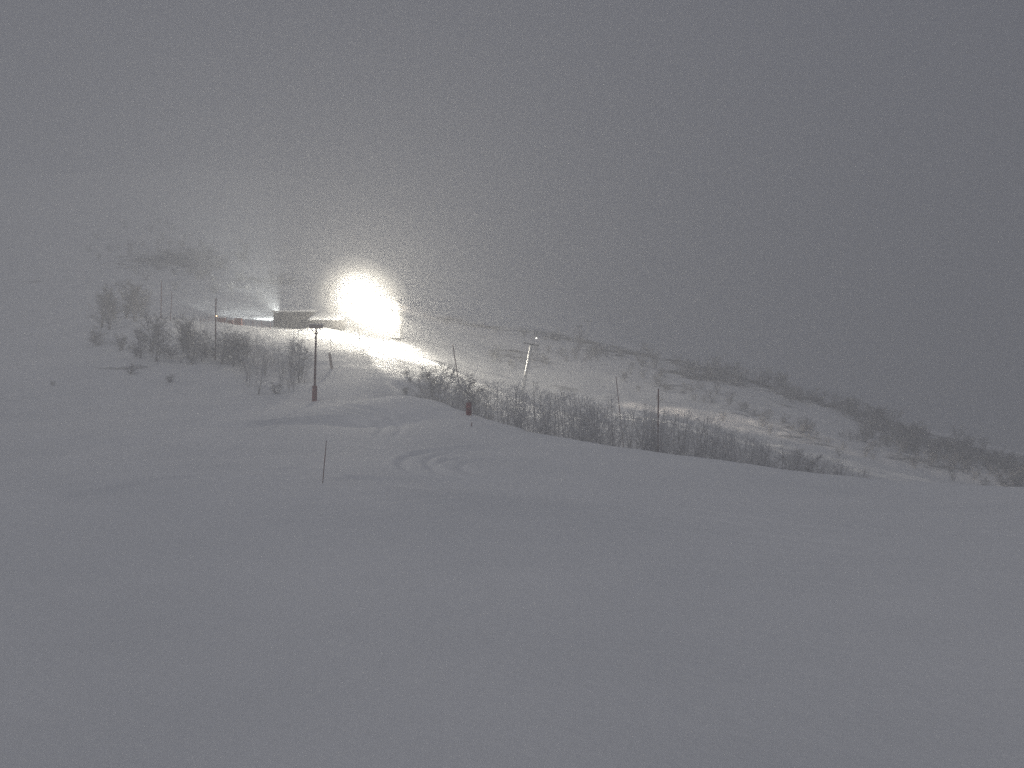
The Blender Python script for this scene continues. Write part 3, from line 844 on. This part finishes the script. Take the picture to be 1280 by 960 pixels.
brow = np.array([(520, 391), (600, 406), (700, 424), (770, 444), (820, 452), (870, 462), (950, 478), (1030, 502), (1100, 520), (1200, 552), (1280, 580), (1330, 592)])
fb = lambda px: float(np.interp(px, brow[:, 0], brow[:, 1]))
band(72, 720, 1110, lambda p: fb(p) + 4, 9, 'dim bare tree in the dark wood along the far brow', 'trees along the far brow', cond=lambda p: .35 if p < 800 else 1)
band(26, 530, 740, lambda p: fb(p) + 3, 5, 'behind', None, hm=(1.2, 2.4))
band(190, 1080, 1345, lambda p: min(fb(p) + 24, 600), 26, 'right', None, hm=(2.2, 4.0))
wood_build('right', 'dim fogged wood covering the slope at the far right')
band(60, 780, 1100, lambda p: fb(p) + 30 + (12 if p > 900 else 0), 18, 'slope', None, hm=(1.2, 2.4))
wood_build('slope', 'low scattered scrub on the snow slope beyond the thicket')
band(30, 590, 760, lambda p: 446, 12, 'behind', None, hm=(1.2, 2.3))
wood_build('behind', 'faint low scrub on the slope behind the leaning lift tower')
# scrub wood, upper left, fading into the fog
ul = 0
while ul < 95:
    px = RND.gauss(232, 58); py = RND.gauss(328 + (px - 230) * .18, 19)
    if not (90 < px < 372 and 275 < py < 378): continue
    x, y, z = at_px(px, py, 200, 480); ul += 1
    wood('left', x, y, RND.uniform(2.0, 3.8), RND.uniform(.9, 1.4))
wood_build('left', 'faint wood in the fog on the upper left hillside')

# ------------------------------------------------------------------ mist added to imitate lens bloom round the lamps
def volume_mat(name, col, dens, g):
    m = bpy.data.materials.new(name); m.use_nodes = True
    n, l = m.node_tree.nodes, m.node_tree.links; n.clear()
    v = n.new('ShaderNodeVolumePrincipled'); v.inputs['Color'].default_value = (*col, 1)
    v.inputs['Density'].default_value = dens; v.inputs['Anisotropy'].default_value = g
    o = n.new('ShaderNodeOutputMaterial'); l.new(v.outputs[0], o.inputs['Volume'])
    return m, n, l, v
import bmesh
def puff(name, c, r, dens, label):
    # imitated bloom, thickest at its heart: nested shells, each an even density
    t = empty(name, c); tag(t, label, 'mist')
    for k, q in enumerate((1.0, .8, .62, .45, .3)):
        bm = bmesh.new(); bmesh.ops.create_icosphere(bm, subdivisions=4, radius=1.0)
        for v in bm.verts:
            n_ = 1 + .06 * math.sin(3.1 * v.co.x + k) * math.cos(2.7 * v.co.z + 2 * k)
            v.co.x *= r[0] * q * n_; v.co.y *= r[1] * q * n_; v.co.z *= r[2] * q * n_
        me = bpy.data.meshes.new('bloom_shell'); bm.to_mesh(me); bm.free()
        m, n, l, v = volume_mat('bloom_shell', (.96, .95, .93), dens / 5 * (1 + .35 * k), 0.0)
        me.materials.append(m)
        o = bpy.data.objects.new('bloom_shell', me); COL.objects.link(o); o.parent = t; tag(o, kind='stuff')
    return t
puff('bloom_mist', (A1[0] + .3, A1[1] - 1.5, A1[2] - 1.2), (9.5, 7.5, 9), .032, 'added mist imitating lens bloom around the taller floodlight mast')
puff('bloom_mist', (A2[0] - .9, A2[1] - 1.0, A2[2] - 1.6), (5.0, 4.5, 5.0), .034, 'added mist imitating lens bloom around the shorter floodlight mast')

# ------------------------------------------------------------------ haze
hz = bpy.data.meshes.new('haze')
b = MB(); lo, hi = ZMIN - 1.0, max(ZMAX, 30) + 3
b.box(0, 0, (lo + hi) / 2, 2300, 2300, hi - lo)
hm, _, _, _ = volume_mat('haze', (.93, .935, .94), .0042, .35)
ho = b.build('haze', hm); tag(ho, 'pale night fog and falling snow hanging over the whole slope', 'fog', kind='stuff')
print('terrain z', ZMIN, ZMAX, 'objects', len(bpy.data.objects))
